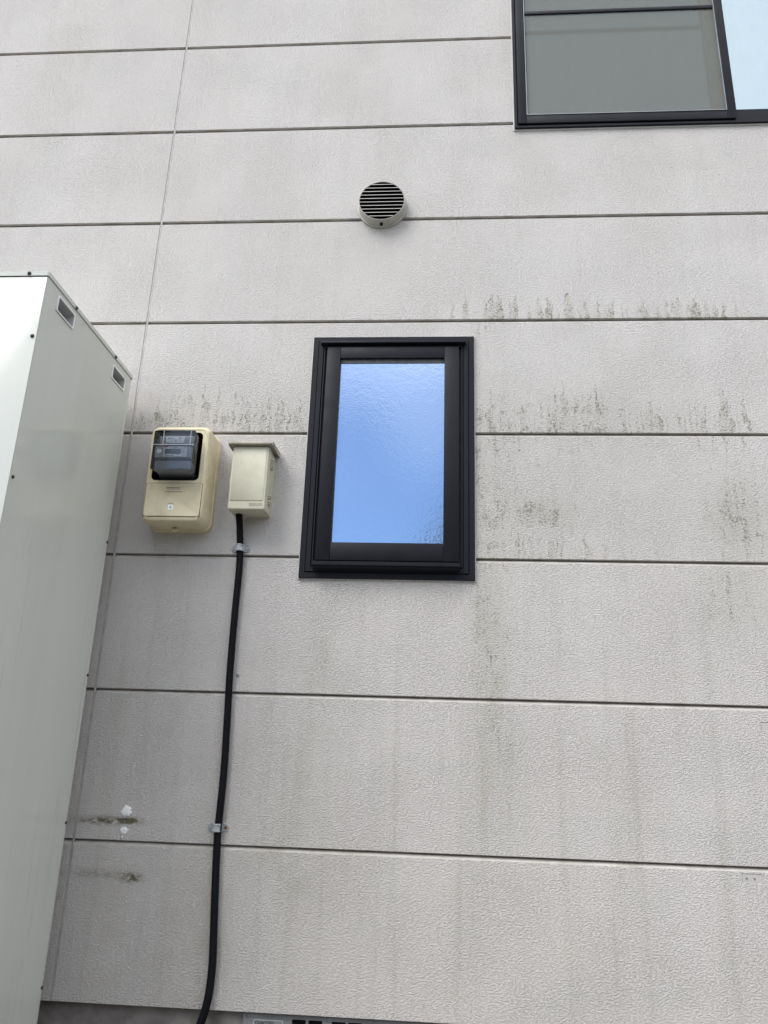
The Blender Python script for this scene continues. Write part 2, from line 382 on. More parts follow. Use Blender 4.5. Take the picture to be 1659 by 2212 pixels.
def spline(pts, n):
    P = [Vector(p) for p in pts]; P = [2 * P[0] - P[1]] + P + [2 * P[-1] - P[-2]]; o = []
    for i in range(1, len(P) - 2):
        for k in range(n):
            t = k / n; a, b, c, d = P[i - 1:i + 3]
            o.append(.5 * ((2 * b) + (c - a) * t + (2 * a - 5 * b + 4 * c - d) * t * t + (3 * b - a - 3 * c + d) * t ** 3))
    o.append(P[-2]); return o
def screw_head(bm, c, nrm, r=0.006, h=0.003, mi=0):
    """domed washer-head screw on a face whose outward normal is nrm"""
    m = Vector(nrm).to_track_quat('Z', 'Y').to_matrix()
    prof = [(r, 0), (r, h * .35), (r * .72, h * .8), (r * .35, h), (r * .30, h * .75)]
    R = [[bm.verts.new(Vector(c) + m @ Vector((q * math.cos(k * math.pi / 6), q * math.sin(k * math.pi / 6), y))) for k in range(12)] for q, y in prof]
    for A, B in zip(R, R[1:]):
        for i in range(12): bm.faces.new((A[i], A[(i + 1) % 12], B[(i + 1) % 12], B[i])).material_index = mi
    bm.faces.new(R[-1]).material_index = mi
def text_part(name, body, size, x, y, z, mat, parent, bold=1.0):
    cu = bpy.data.curves.new(name, 'FONT'); cu.body = body; cu.size = size; cu.align_x = 'LEFT'; cu.extrude = 0.0002
    cu.offset = 0.0
    tmp = bpy.data.objects.new(name, cu); COL.objects.link(tmp)
    dg = bpy.context.evaluated_depsgraph_get(); dg.update()
    me = bpy.data.meshes.new_from_object(tmp.evaluated_get(dg))
    bpy.data.objects.remove(tmp); bm = bmesh.new(); bm.from_mesh(me); bpy.data.meshes.remove(me)
    for v in bm.verts: v.co = Vector((x + v.co.x * bold, y - v.co.z, z + v.co.y))
    return finish(name, bm, mat, parent)

# ------------------------------------------------------------------ ground
bm = bmesh.new(); bmesh.ops.create_grid(bm, x_segments=2, y_segments=2, size=150)
bmesh.ops.translate(bm, verts=bm.verts, vec=(0, 0, GZ))
structure(finish('ground', bm, MAT['ground'], loc=(0, 0, GZ)))

# ------------------------------------------------------------------ unseen block wall behind the camera, added to darken the lower facade
bm = bmesh.new()
for i in range(-16, 17):
    for j in range(13):
        x = i * .40 + (.2 if j % 2 else 0); z = GZ + j * .20
        box(bm, x + .002, x + .398, -5.62, -5.50, z + .002, z + .198, .004, 1)
shade_wall = finish('shade_block_wall', bm, MAT['concrete'], loc=(0, -5.56, GZ))
tag(shade_wall, 'unseen grey concrete block wall added behind the camera to shade the lower facade', 'wall')

# ------------------------------------------------------------------ the house wall
house = thing('house', 'pale grey stucco clad house facade with dark framed windows and grooved siding panels', 'house', (0, 0, GZ))
PITCH = 0.455; VX = -1.112
BWX0, BWX1, BWZ0, BWZ1 = 0.310, 1.98, 3.160, 4.36        # opening of the sliding window
def panel(bm, x0, x1, z0, z1, top=True, bot=True, left=False, right=False):
    D = 0.013
    prof = [(D, z1 - (.0045 if top else 0))]
    if top: prof += [(.0100, z1 - .0055), (.0010, z1 - .0135), (0, z1 - .0150)]
    else: prof += [(0, z1)]
    if bot: prof += [(0, z0 + .0016), (.0012, z0 + .0003), (D, z0)]
    else: prof += [(0, z0), (D, z0)]
    xs = []
    if left: xs += [(x0, .0028), (x0 + .0005, .0003), (x0 + .0010, 0)]
    else: xs += [(x0, 0)]
    if right: xs += [(x1 - .0010, 0), (x1 - .0005, .0003), (x1, .0028)]
    else: xs += [(x1, 0)]
    R = [[bm.verts.new((x, min(D, max(y, dy)), z)) for y, z in prof] for x, dy in xs]
    for A, B in zip(R, R[1:]):
        for i in range(len(prof) - 1): bm.faces.new((A[i], A[i + 1], B[i + 1], B[i]))
bm = bmesh.new()
XL, XR = -4.2, 4.2
for k in range(0, 12):
    z0, z1 = PITCH * k, PITCH * (k + 1)
    if k == 0: z0 = 0.017
    panel(bm, XL, VX - .004, z0, z1, right=True)
    spans = [(VX + .004, 2.718)]
    if z1 <= BWZ0 or z0 >= BWZ1:
        panel(bm, VX + .004, 2.71, z0, z1, left=True, right=True)
    else:
        zc0, zc1 = max(z0, BWZ0), min(z1, BWZ1)
        panel(bm, VX + .004, BWX0, z0, z1, left=True)
        panel(bm, BWX1, 2.71, z0, z1, right=True)
        if zc0 > z0: panel(bm, BWX0, BWX1, z0, zc0, top=False)
        if zc1 < z1: panel(bm, BWX0, BWX1, zc1, z1, bot=False)
    panel(bm, 2.718, XR, z0, z1, left=True)
finish('siding', bm, MAT['siding'], house, angle=20)
bm = bmesh.new()      # backing of the joints
ZT = PITCH * 12
for a in ((XL, BWX0, .02, ZT), (BWX1, XR, .02, ZT), (BWX0, BWX1, .02, BWZ0), (BWX0, BWX1, BWZ1, ZT)):
    box(bm, a[0], a[1], 0.0125, 0.14, a[2], a[3])
finish('joint_backing', bm, MAT['joint'], house)
# vertical joints filled with sealant
for vx in (VX, 2.714):
    bm = bmesh.new(); n = 150
    prev = None
    for i in range(n + 1):
        z = .018 + (ZT - .02) * i / n
        dd = .0016 + .0002 * math.sin(i * 1.7) + .0002 * math.sin(i * 4.1)
        near = min(abs((z / PITCH) - round(z / PITCH)) * PITCH, 1)
        if near < .012: dd -= .0010
        row = [bm.verts.new((vx - .0041, .0024, z)), bm.verts.new((vx - .002, dd, z)), bm.verts.new((vx + .002, dd, z)), bm.verts.new((vx + .0041, .0024, z))]
        if prev:
            for j in range(3): bm.faces.new((prev[j], prev[j + 1], row[j + 1], row[j]))
        prev = row
    finish('sealant', bm, MAT['sealant'], house)
bm = bmesh.new()
box(bm, XL, XR, 0.028, 0.20, GZ - .1, 0.0195)
finish('foundation', bm, MAT['concrete'], house)
bm = bmesh.new()      # white filler blobs
def blob(bm, cx, cz, r, seed):
    rnd = random.Random(seed); n = 96; jit = [rnd.gauss(0, .045) for _ in range(n)]; jit = [(jit[i - 1] + jit[i] * 2 + jit[(i + 1) % n]) / 3 for i in range(n)]
    ph = [(rnd.uniform(0, 6.28), rnd.uniform(.03, .10), f) for f in (2, 3, 5, 9, 14, 23)]
    rings = []
    for q, y in ((1.0, 0.0005), (.93, -.0022), (.6, -.0036), (.25, -.0030)):
        rings.append([bm.verts.new((cx + r * q * math.cos(2 * math.pi * k / n) * (1 + sum(a * math.sin(f * 2 * math.pi * k / n + p) for p, a, f in ph) * q + jit[k] * q),
                                    y - rnd.uniform(0, .0008),
                                    cz + r * .92 * q * math.sin(2 * math.pi * k / n) * (1 + sum(a * math.sin(f * 2 * math.pi * k / n + p + 1) for p, a, f in ph) * q + jit[(k * 7) % n] * q * .5))) for k in range(n)])
    for A, B in zip(rings, rings[1:]):
        for i in range(n): bm.faces.new((A[i], A[(i + 1) % n], B[(i + 1) % n], B[i]))
    bm.faces.new(rings[-1])
blob(bm, -0.9555, 0.540, 0.0165, 3)
finish('filler_patch', bm, MAT['filler'], house)['label'] = 'larger roundish white filler patch'
bm = bmesh.new(); blob(bm, -0.9555, 0.4835, 0.0115, 9); blob(bm, -0.9590, 0.4660, 0.0035, 5)
finish('filler_patch', bm, MAT['filler'], house)['label'] = 'smaller white filler patch with a drip below'
for x in (0.901, 0.923):
    bm = bmesh.new(); revolve(bm, x, 0.4235, [(.0030, -.0006), (.0026, -.0012), (.0018, -.0004)], 14, True)
    finish('screw_hole', bm, MAT['joint'], house)

# ---- casement window with figured glass
def ring(bm, o0, o1, x0, x1, z0, z1, yb, yf, bev=0.0):
    """rectangular frame between insets o0 (outer) and o1 (inner), back yb, front yf"""
    q0 = quad(x0 + o0, x1 - o0, z0 + o0, z1 - o0); q1 = quad(x0 + o1, x1 - o1, z0 + o1, z1 - o1)
    if bev:
        q0b = quad(x0 + o0 + bev, x1 - o0 - bev, z0 + o0 + bev, z1 - o0 - bev); q1b = quad(x0 + o1 - bev, x1 - o1 + bev, z0 + o1 - bev, z1 - o1 + bev)
        loft(bm, [(q0, yb), (q0, yf + bev), (q0b, yf), (q1b, yf), (q1, yf + bev), (q1, yb)], False, False)
    else:
        loft(bm, [(q0, yb), (q0, yf), (q1, yf), (q1, yb)], False, False)
wx0, wx1, wz0, wz1 = -0.4635, 0.1255, 1.2865, 2.1975
bm = bmesh.new()
ring(bm, 0, .020, wx0, wx1, wz0, wz1, 0.002, -.0115, .0012)
ring(bm, .0215, .0385, wx0, wx1, wz0, wz1, 0.002, -.0150, .0010)
ring(bm, .0415, .0465, wx0, wx1, wz0, wz1, 0.002, -.0165, .0008)
# projecting head lip
box(bm, wx0 + .030, wx1 - .030, -.034, -.0155, 2.1605, 2.1685, .0012)
# corner clips
for x in (wx0 + .036, wx1 - .036): box(bm, x - .008, x + .008, -.0175, -.0145, 2.163, 2.1665, .0005)
win = finish('window', bm, MAT['frame'], house)
win['label'] = 'narrow charcoal casement window with blue reflecting figured glass'
bm = bmesh.new(); ring(bm, -.0035, .0005, wx0, wx1, wz0, wz1, 0.001, -.0035)
finish('caulk', bm, MAT['caulk'], win)
bm = bmesh.new(); box(bm, wx0 + .001, wx1 - .001, -.003, .001, wz0 + .001, wz1 - .001)
finish('gasket', bm, MAT['rubber'], win)
sx0, sx1, sz0, sz1 = -0.4090, 0.0705, 1.3460, 2.1480
gx0, gx1, gz0, gz1 = -0.3600, 0.0190, 1.4080, 2.1035
bm = bmesh.new()
yb, yf = -.006, -.0240
# stiles run full height, rails fit between them with a hairline gap
for a, b in ((sx0, gx0), (gx1, sx1)): box(bm, a, b, yf, yb, sz0, sz1, .0010)
box(bm, gx0 + .0006, gx1 - .0006, yf + .0004, yb, gz1, sz1, .0010)
box(bm, gx0 + .0006, gx1 - .0006, yf + .0004, yb, sz0, gz0, .0010)
sash = finish('sash', bm, MAT['frame'], win)
bm = bmesh.new(); box(bm, gx0 - .004, gx1 + .004, -.0095, -.0065, gz0 - .004, gz1 + .004)
finish('pane', bm, MAT['figured'], win)
bm = bmesh.new(); box(bm, gx0 - .001, gx1 + .001, -.0130, -.0096, gz1 - .0150, gz1 + .001, .0005)  # strip painted as the reflection along the top of the glass
finish('bead_reflection', bm, MAT['bead_refl'], win)
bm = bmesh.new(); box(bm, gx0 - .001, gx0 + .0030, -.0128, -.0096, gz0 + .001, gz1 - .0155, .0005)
finish('bead_reflection', bm, MAT['bead_refl'], win)
bm = bmesh.new()
prof = [(-.0185, 1.3410), (-.0470, 1.3365), (-.0485, 1.3350), (-.0485, 1.3240), (-.0470, 1.3225), (-.0430, 1.3225), (-.0425, 1.3180), (-.0185, 1.3120)]
A = [bm.verts.new((-.4140, y, z)) for y, z in prof]; B = [bm.verts.new((.0735, y, z)) for y, z in prof]
n = len(prof)
for i in range(n): bm.faces.new((A[i], A[(i + 1) % n], B[(i + 1) % n], B[i]))
bm.faces.new(A); bm.faces.new(B)
for x in (-.36, .012): box(bm, x - .014, x + .014, -.0490, -.0484, 1.3285, 1.3297)
finish('sill', bm, MAT['frame'], win)

# ---- sliding window with insect screen
bm = bmesh.new()
X0, X1, Z0, Z1 = 0.2925, 2.00, 3.1420, 4.38
ring(bm, 0, .0115, X0, X1, Z0, Z1, 0.004, -.014, .0012)
ring(bm, .0115, .034, X0, X1, Z0, Z1, 0.10, -.006, .0010)
win2 = finish('window', bm, MAT['frame'], house)
win2['label'] = 'wide charcoal sliding window with an insect screen over its left half'
bm = bmesh.new(); ring(bm, -.0045, .0005, X0, X1, Z0, Z1, 0.001, -.005)
finish('caulk', bm, MAT['caulk'], win2)
bm = bmesh.new()      # insect screen frame
sa, sb, sc0, sc1 = 0.307, 1.156, 3.1590, 4.345
yfs = -.0200
box(bm, sa, sa + .034, yfs, -.0065, sc0, sc1, .0012); box(bm, sb - .032, sb, yfs, -.0065, sc0, sc1, .0012)
box(bm, sa + .034, sb - .032, yfs + .0006, -.0065, sc0, sc0 + .040, .0012); box(bm, sa + .034, sb - .032, yfs + .0006, -.0065, sc1 - .04, sc1, .0012)
finish('screen_frame', bm, MAT['frame'], win2)
bm = bmesh.new(); box(bm, sa + .034, sb - .032, -.0175, -.0075, 3.739, 3.756, .002)
finish('screen_bar', bm, MAT['frame'], win2)
bm = bmesh.new()
ring(bm, 0, .0022, sa + .034, sb - .032, sc0 + .040, sc1 - .04, -.010, -.0215)
finish('screen_bead', bm, MAT['steel'], win2)
bm = bmesh.new(); box(bm, sa + .033, sb - .031, -.0112, -.0106, sc0 + .039, sc1 - .039)
finish('insect_screen', bm, MAT['screen'], win2)
bm = bmesh.new()      # inner sash behind the screen: glass and its pale stile
box(bm, .318, 1.12, .0330, .0370, 3.185, 4.34)
finish('pane', bm, MAT['glass'], win2)
bm = bmesh.new()
box(bm, 1.092, 1.150, .0120, .0325, 3.178, 4.34, .001)
finish('jamb_strip', bm, MAT['wood'], win2)
bm = bmesh.new(); box(bm, 1.160, 1.965, -.0010, .0030, 3.212, 4.34)
finish('pane', bm, MAT['glass'], win2)
bm = bmesh.new()
box(bm, 1.157, 1.166, -.0055, .020, 3.176, 4.345); box(bm, 1.166, 1.966, -.0050, .020, 3.176, 3.214)
finish('sash', bm, MAT['frame'], win2)
bm = bmesh.new()      # room behind
ya, yz = .1405, 1.6
box(bm, -.6, 2.9, ya, yz, 2.6, 5.2)
for f in list(bm.faces):
    if all(abs(v.co.y - ya) < 1e-4 for v in f.verts): bm.faces.remove(f)
finish('room', bm, MAT['room'], house)
bm = bmesh.new()      # curtain in gentle folds
prev = None
for i in range(121):
    x = .33 + 1.63 * i / 120; y = .30 + .012 * math.sin(i * .9)
    row = (bm.verts.new((x, y, 2.95)), bm.verts.new((x, y, 4.5)))
    if prev: bm.faces.new((prev[0], row[0], row[1], prev[1]))
    prev = row
bmesh.ops.solidify(bm, geom=bm.faces, thickness=.002)
finish('curtain', bm, MAT['curtain'], house)

# ------------------------------------------------------------------ round exhaust vent
vc = (-0.229, 2.777)
vent = thing('exhaust_vent', 'round grey exhaust vent cap with thin horizontal slats high on the wall', 'vent', (vc[0], 0, vc[1]))
bm = bmesh.new()
revolve(bm, *vc, [(.0900, .001), (.0975, .001), (.0975, -.006), (.0965, -.0085), (.0925, -.0098), (.0915, -.012), (.0900, -.0420), (.0893, -.0450), (.0875, -.0455), (.0865, -.0440), (.0865, .0005)], 96)
finish('hood', bm, MAT['vent'], vent)
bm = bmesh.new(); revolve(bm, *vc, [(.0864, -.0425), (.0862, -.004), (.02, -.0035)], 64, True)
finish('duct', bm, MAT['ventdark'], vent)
for i in range(10):
    z = vc[1] + .0745 - .0163 * i
    hw = math.sqrt(max(0, .0862 ** 2 - (z - vc[1]) ** 2))
    if hw < .01: continue
    bm = bmesh.new()
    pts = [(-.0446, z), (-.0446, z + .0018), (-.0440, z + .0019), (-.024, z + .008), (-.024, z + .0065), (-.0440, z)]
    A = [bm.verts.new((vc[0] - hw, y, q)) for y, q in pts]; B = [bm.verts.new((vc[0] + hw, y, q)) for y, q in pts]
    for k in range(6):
        f = bm.faces.new((A[k], A[(k + 1) % 6], B[(k + 1) % 6], B[k])); f.material_index = 0 if k in (0, 1, 5) else 1  # light front edge, dirty shade-dark colour on the rest
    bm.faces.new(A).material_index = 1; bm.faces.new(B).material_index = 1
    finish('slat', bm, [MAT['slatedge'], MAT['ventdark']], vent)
bm = bmesh.new(); box(bm, vc[0] - .0055, vc[0] + .0055, -.0300, -.0120, vc[1] - .0918, vc[1] - .0885, .0005)
finish('drain_notch', bm, MAT['black'], vent)

# ------------------------------------------------------------------ meter box
mb = thing('meter_box', 'aged cream plastic meter box with a window opening above a blank door', 'meter box', (-0.884, 0, 1.442))
bm = bmesh.new()
E = (-0.9925, -0.7745, 1.4395, 1.7935)
def ins(d, r): return rrect(E[0] + d, E[1] - d, E[2] + d, E[3] - d, r, 8)
opening = rrect(-0.9685, -0.8045, 1.5900, 1.7655, .016, 8)
loft(bm, [(ins(0, .030), 0.001), (ins(0, .030), -.024), (ins(.0015, .0285), -.0262), (ins(.0030, .027), -.0262), (ins(.0045, .0265), -.104), (ins(.0065, .0255), -.1125), (ins(.0105, .023), -.1180), (ins(.0160, .02), -.1205),
          (ins(.0180, .018), -.1205), (ins(.0195, .017), -.1190), (opening, -.1190), (opening, -.1165)], False, False)
shell = finish('shell', bm, MAT['meterbox'], mb, angle=24)
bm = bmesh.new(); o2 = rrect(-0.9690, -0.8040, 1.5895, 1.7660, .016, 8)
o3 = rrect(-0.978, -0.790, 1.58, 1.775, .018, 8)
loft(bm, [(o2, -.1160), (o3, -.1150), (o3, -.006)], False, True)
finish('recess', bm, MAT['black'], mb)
bm = bmesh.new()
loft(bm, [(rrect(-.9790, -.7885, 1.4625, 1.5785, .010, 6), -.1195), (rrect(-.9785, -.789, 1.463, 1.578, .0095, 6), -.1222), (rrect(-.976, -.7915, 1.4655, 1.5755, .008, 6), -.1230), (rrect(-.974, -.7935, 1.4675, 1.5735, .007, 6), -.1222)])
door = finish('door', bm, MAT['meterbox'], mb)
bm = bmesh.new(); ring(bm, -.0014, .0002, -.9790, -.7885, 1.4625, 1.5785, -.1188, -.1200)
finish('door_seam', bm, MAT['ink'], mb)
bm = bmesh.new()
for z in (1.5490, 1.5640):
    box(bm, -.9125, -.8565, -.1262, -.1220, z, z + .0030, .0006)
for x in (-.9120, -.8600): box(bm, x, x + .003, -.1250, -.1220, 1.552, 1.564, .0004)
finish('label_holder', bm, MAT['meterbox'], door)
bm = bmesh.new(); box(bm, -.9085, -.8605, -.1228, -.1218, 1.5525, 1.5635)
finish('name_label', bm, MAT['pinklabel'], door)
bm = bmesh.new(); box(bm, -.8960, -.8785, -.1236, -.1220, 1.5072, 1.5084, .0003)
finish('grip_slot', bm, MAT['plaque'], door)
bm = bmesh.new(); loft(bm, [(rrect(-.8965, -.8790, 1.4850, 1.5030, .004), -.1215), (rrect(-.8965, -.8790, 1.4850, 1.5030, .004), -.12265)])
st = finish('number_sticker', bm, MAT['label'], door)
text_part('sticker_number', '4', .0175, -.8930, -.1229, 1.4880, MAT['inkblue'], door, 1.1)
bm = bmesh.new()
revolve(bm, 0, 0, [(.0045, -.003), (.0095, -.003), (.0095, .003), (.0045, .003), (.0045, -.003)], 20)
bmesh.ops.translate(bm, verts=bm.verts, vec=(-.889, -.055, 1.4365))
box(bm, -.8960, -.8825, -.058, -.052, 1.4385, 1.446)
finish('lug', bm, MAT['meterbox'], mb)

# ------------------------------------------------------------------ electricity meter in the box
em = thing('electricity_meter', 'grey electricity meter with clear cover and white labels inside the cream meter box', 'electricity meter', (-0.882, -.02, 1.605))
fx = lambda u: -.952 + .14 * (u - 60) / 1380
fz = lambda v: 1.747 - .138 * (v - 60) / 1320
bm = bmesh.new()
loft(bm, [(rrect(-.940, -.824, 1.603, 1.738, .006), -.0065), (rrect(-.940, -.824, 1.603, 1.738, .006), -.085), (rrect(-.946, -.819, 1.600, 1.742, .006), -.09), (rrect(-.946, -.819, 1.606, 1.742, .006), -.115)])
finish('base', bm, MAT['meterdark'], em)
bm = bmesh.new(); box(bm, -.943, -.821, -.1660, -.1152, 1.6085, fz(1050), .003)
finish('terminal_cover', bm, MAT['meterblue'], em)
bm = bmesh.new(); box(bm, -.944, -.820, -.1500, -.1152, fz(1045), 1.738, .002)
finish('body', bm, MAT['meterdark'], em)
def plate(name, u0, u1, v0, v1, y0, y1, mat, par, dx=-.003, dz=.003, bev=.0004):
    bm = bmesh.new(); box(bm, fx(u0) + dx, fx(u1) + dx, y1, y0, fz(v1) + dz, fz(v0) + dz, bev); return finish(name, bm, mat, par)
up = plate('upper_plate', 360, 1345, 235, 545, -.149, -.1680, MAT['metergrey'], em)
lo = plate('lower_plate', 150, 1345, 600, 970, -.149, -.1680, MAT['metergrey'], em)
plate('name_label', 470, 1090, 275, 475, -.1675, -.1690, MAT['label'], up)
pr = bmesh.new()
def bar(u0, u1, v0, v1, y=-.1692):
    box(pr, fx(u0) - .003, fx(u1) - .003, y, y + .0004, fz(v1) + .003, fz(v0) + .003)
for v, u0, u1 in ((300, 520, 830), (325, 520, 740), (345, 530, 700)): bar(u0, u1, v, v + 12)
for i in range(5): bar(740, 850, 365 + i * 18, 372 + i * 18)
for i in range(3): bar(880, 990, 345 + i * 30, 352 + i * 30)
bar(1020, 1050, 305, 330); bar(640, 680, 390, 425)
finish('fine_print', pr, MAT['inkgrey'], up)
pr = bmesh.new(); bar(870, 995, 300, 325); finish('heavy_print', pr, MAT['ink'], up)
dl = plate('display_label', 430, 1215, 600, 960, -.1675, -.1688, MAT['labelgrey'], lo)
plate('display_bezel', 478, 1015, 690, 862, -.1685, -.1694, MAT['meterdark'], lo)
lcd = plate('display', 500, 1005, 712, 852, -.1690, -.1699, MAT['lcd'], lo)
text_part('display_digits', '20408', .0125, fx(520) - .003, -.1701, fz(836) + .003, MAT['meterdark'], lo, 1.05)
pr = bmesh.new()
for v, u0, u1 in ((640, 720, 880), (660, 730, 840), (905, 500, 680), (925, 480, 660), (745, 1040, 1120), (770, 1050, 1190), (800, 1040, 1110), (700, 1060, 1140), (640, 1150, 1200)): bar(u0, u1, v, v + 11, -.1690)
bar(715, 770, 895, 925, -.1690)
finish('fine_print', pr, MAT['inkgrey'], lo)
pr = bmesh.new(); bar(800, 1035, 875, 930, -.1690); finish('pale_print', pr, MAT['label'], lo)
pr = bmesh.new(); bar(510, 620, 650, 680, -.1690); finish('pale_print', pr, MAT['label'], lo)
plate('red_tab', 460, 565, 560, 625, -.166, -.1705, MAT['red'], lo)
bm = bmesh.new(); revolve(bm, fx(290) - .003, fz(780) + .003, [(.0085, -.167), (.0085, -.1705), (.0072, -.172), (.003, -.1722)], 24, True)
finish('seal_screw', bm, MAT['silver'], em)
bm = bmesh.new()
c0 = rrect(-.953, -.811, 1.6085, 1.748, .006, 5); c1 = rrect(-.9515, -.8125, 1.610, 1.7465, .005, 5); cb = rrect(-.949, -.8155, 1.6105, 1.7455, .006, 5)
loft(bm, [(cb, -.105), (c0, -.1765), (c1, -.1790), ], False, True)
loft(bm, [(quad(-.9528, -.8112, 1.6960, 1.6972), -.1788), (quad(-.9528, -.8112, 1.6960, 1.6972), -.1800)])
finish('cover', bm, MAT['cover'], em)
bm = bmesh.new(); loft(bm, [(quad(-.9522, -.8118, 1.6945, 1.6956), -.1786), (quad(-.9522, -.8118, 1.6945, 1.6956), -.1802)])
for x in (fx(385), fx(1300)): box(bm, x - .0006, x + .0006, -.1796, -.1782, fz(545), fz(75))
finish('cover_seam', bm, MAT['labelgrey'], em)

# ------------------------------------------------------------------ junction box
jb = thing('junction_box', 'ivory plastic junction box with a small rain roof beside the meter box', 'junction box', (-0.640, 0, 1.495))
bm = bmesh.new()
loft(bm, [(rrect(-.7020, -.5755, 1.4970, 1.7240, .006), .001), (rrect(-.7020, -.5755, 1.4970, 1.7240, .006), -.0620), (rrect(-.7000, -.5775, 1.499, 1.722, .005), -.0630)])
finish('body', bm, MAT['jbox'], jb)
bm = bmesh.new()
loft(bm, [(rrect(-.7030, -.5750, 1.4950, 1.7250, .006), -.0650), (rrect(-.7030, -.5750, 1.4950, 1.7250, .006), -.0800), (rrect(-.7015, -.5765, 1.4965, 1.7235, .005), -.0815), (rrect(-.7015, -.5765, 1.4965, 1.7235, .006), -.0970), (rrect(-.6995, -.5785, 1.4985, 1.7215, .005), -.0995), (rrect(-.6975, -.5805, 1.5005, 1.7195, .004), -.1000)])
jd = finish('door', bm, MAT['jbox'], jb)
bm = bmesh.new()
loft(bm, [(rrect(-.6965, -.5835, 1.5275, 1.7165, .002, 3), -.0995), (rrect(-.6965, -.5835, 1.5275, 1.7165, .002, 3), -.1014), (rrect(-.6955, -.5845, 1.5285, 1.7155, .0015, 3), -.1020)])
finish('door_panel', bm, MAT['jbox'], jd)
bm = bmesh.new(); loft(bm, [(rrect(-.6290, -.5840, 1.5090, 1.5190, .001, 2), -.0998), (rrect(-.6290, -.5840, 1.5090, 1.5190, .001, 2), -.1006)])
finish('nameplate', bm, MAT['plaque'], jd)
bm = bmesh.new()
for x, w, z in ((-.686, .003, 1.7045), (-.680, .0055, 1.7030), (-.677, .004, 1.7050)): box(bm, x, x + w, -.1023, -.1019, z, z + .0016)
finish('worn_emblem', bm, MAT['plaque'], jd)
bm = bmesh.new()
A = [(-.7150, -.5600)]
pts = [(.001, 1.7285), (-.1160, 1.7255), (-.1180, 1.7265), (-.1180, 1.7325), (-.1160, 1.7345), (.001, 1.7400)]
a = [bm.verts.new((-.7150, y, z)) for y, z in pts]; b = [bm.verts.new((-.5600, y, z)) for y, z in pts]
for i in range(6): bm.faces.new((a[i], a[(i + 1) % 6], b[(i + 1) % 6], b[i]))
bm.faces.new(a); bm.faces.new(b)
for x in (-.7150, -.5625): box(bm, x, x + .0025, -.117, .001, 1.7215, 1.7280)
finish('roof', bm, MAT['jroof'], jb)
for z in (1.655, 1.525):
    bm = bmesh.new()
    for dz, dx in ((.030, .009), (.023, .007), (.009, .009), (.002, .007)):
        box(bm, -.5756, -.5756 + dx, -.066, -.040, z + dz, z + dz + .0052, .0012)
    box(bm, -.5756, -.5715, -.060, -.046, z, z + .035, .001)
    finish('hinge', bm, MAT['jbox'], jb)
bm = bmesh.new()
loft(bm, [(rrect(-.7115, -.7015, 1.5900, 1.6260, .0015, 3), -.056), (rrect(-.7115, -.7015, 1.5900, 1.6260, .0015, 3), -.068)])
lt = finish('latch', bm, MAT['jbox'], jb)
bm = bmesh.new(); revolve(bm, -.7068, 1.5955, [(.0026, -.0675), (.0026, -.0684), (.001, -.0684)], 12, True)
finish('latch_hole', bm, MAT['plaque'], lt)

# ------------------------------------------------------------------ corrugated conduit
path = [(-.677, 1.500), (-.671, 1.44), (-.6685, 1.383), (-.6655, 1.31), (-.6665, 1.154), (-.665, .973), (-.6595, .814), (-.6555, .66), (-.6575, .504), (-.6550, .424), (-.6480, .298), (-.6410, .188), (-.6385, .117), (-.6430, .047), (-.6590, -.016), (-.690, -.085), (-.715, -.18), (-.72, -.36)]
pts3 = [(x, -.0150 if i > 2 else (-.040, -.030, -.0165)[i], z) for i, (x, z) in enumerate(path)]
sp = spline(pts3, 30)
# resample by length
L = [0]
for a, b in zip(sp, sp[1:]): L.append(L[-1] + (b - a).length)
def at(s):
    import bisect
    i = min(max(bisect.bisect(L, s) - 1, 0), len(sp) - 2); t = (s - L[i]) / max(1e-9, L[i + 1] - L[i]); return sp[i].lerp(sp[i + 1], min(1, t))
bm = bmesh.new(); prev = None; s = 0; pitch = .0047; N = 18; k = 0
while s < L[-1] - .003:
    for ds, r in ((0, .0105), (.0010, .0118), (.0030, .0118), (.0040, .0105)):
        c = at(s + ds); d = (at(s + ds + .004) - at(s + ds - .004 if s > .004 else 0)).normalized()
        u = d.cross(Vector((0, 1, 0))).normalized(); v = u.cross(d).normalized()
        rowv = [bm.verts.new(c + r * (math.cos(2 * math.pi * j / N) * u + math.sin(2 * math.pi * j / N) * v)) for j in range(N)]
        if prev:
            for j in range(N): bm.faces.new((prev[j], prev[(j + 1) % N], rowv[(j + 1) % N], rowv[j]))
        prev = rowv
    s += pitch
cd = finish('conduit', bm, MAT['conduit'], None, angle=80, loc=(-.72, -.015, GZ))
tag(cd, 'black corrugated conduit running down the wall from the ivory junction box', 'conduit')

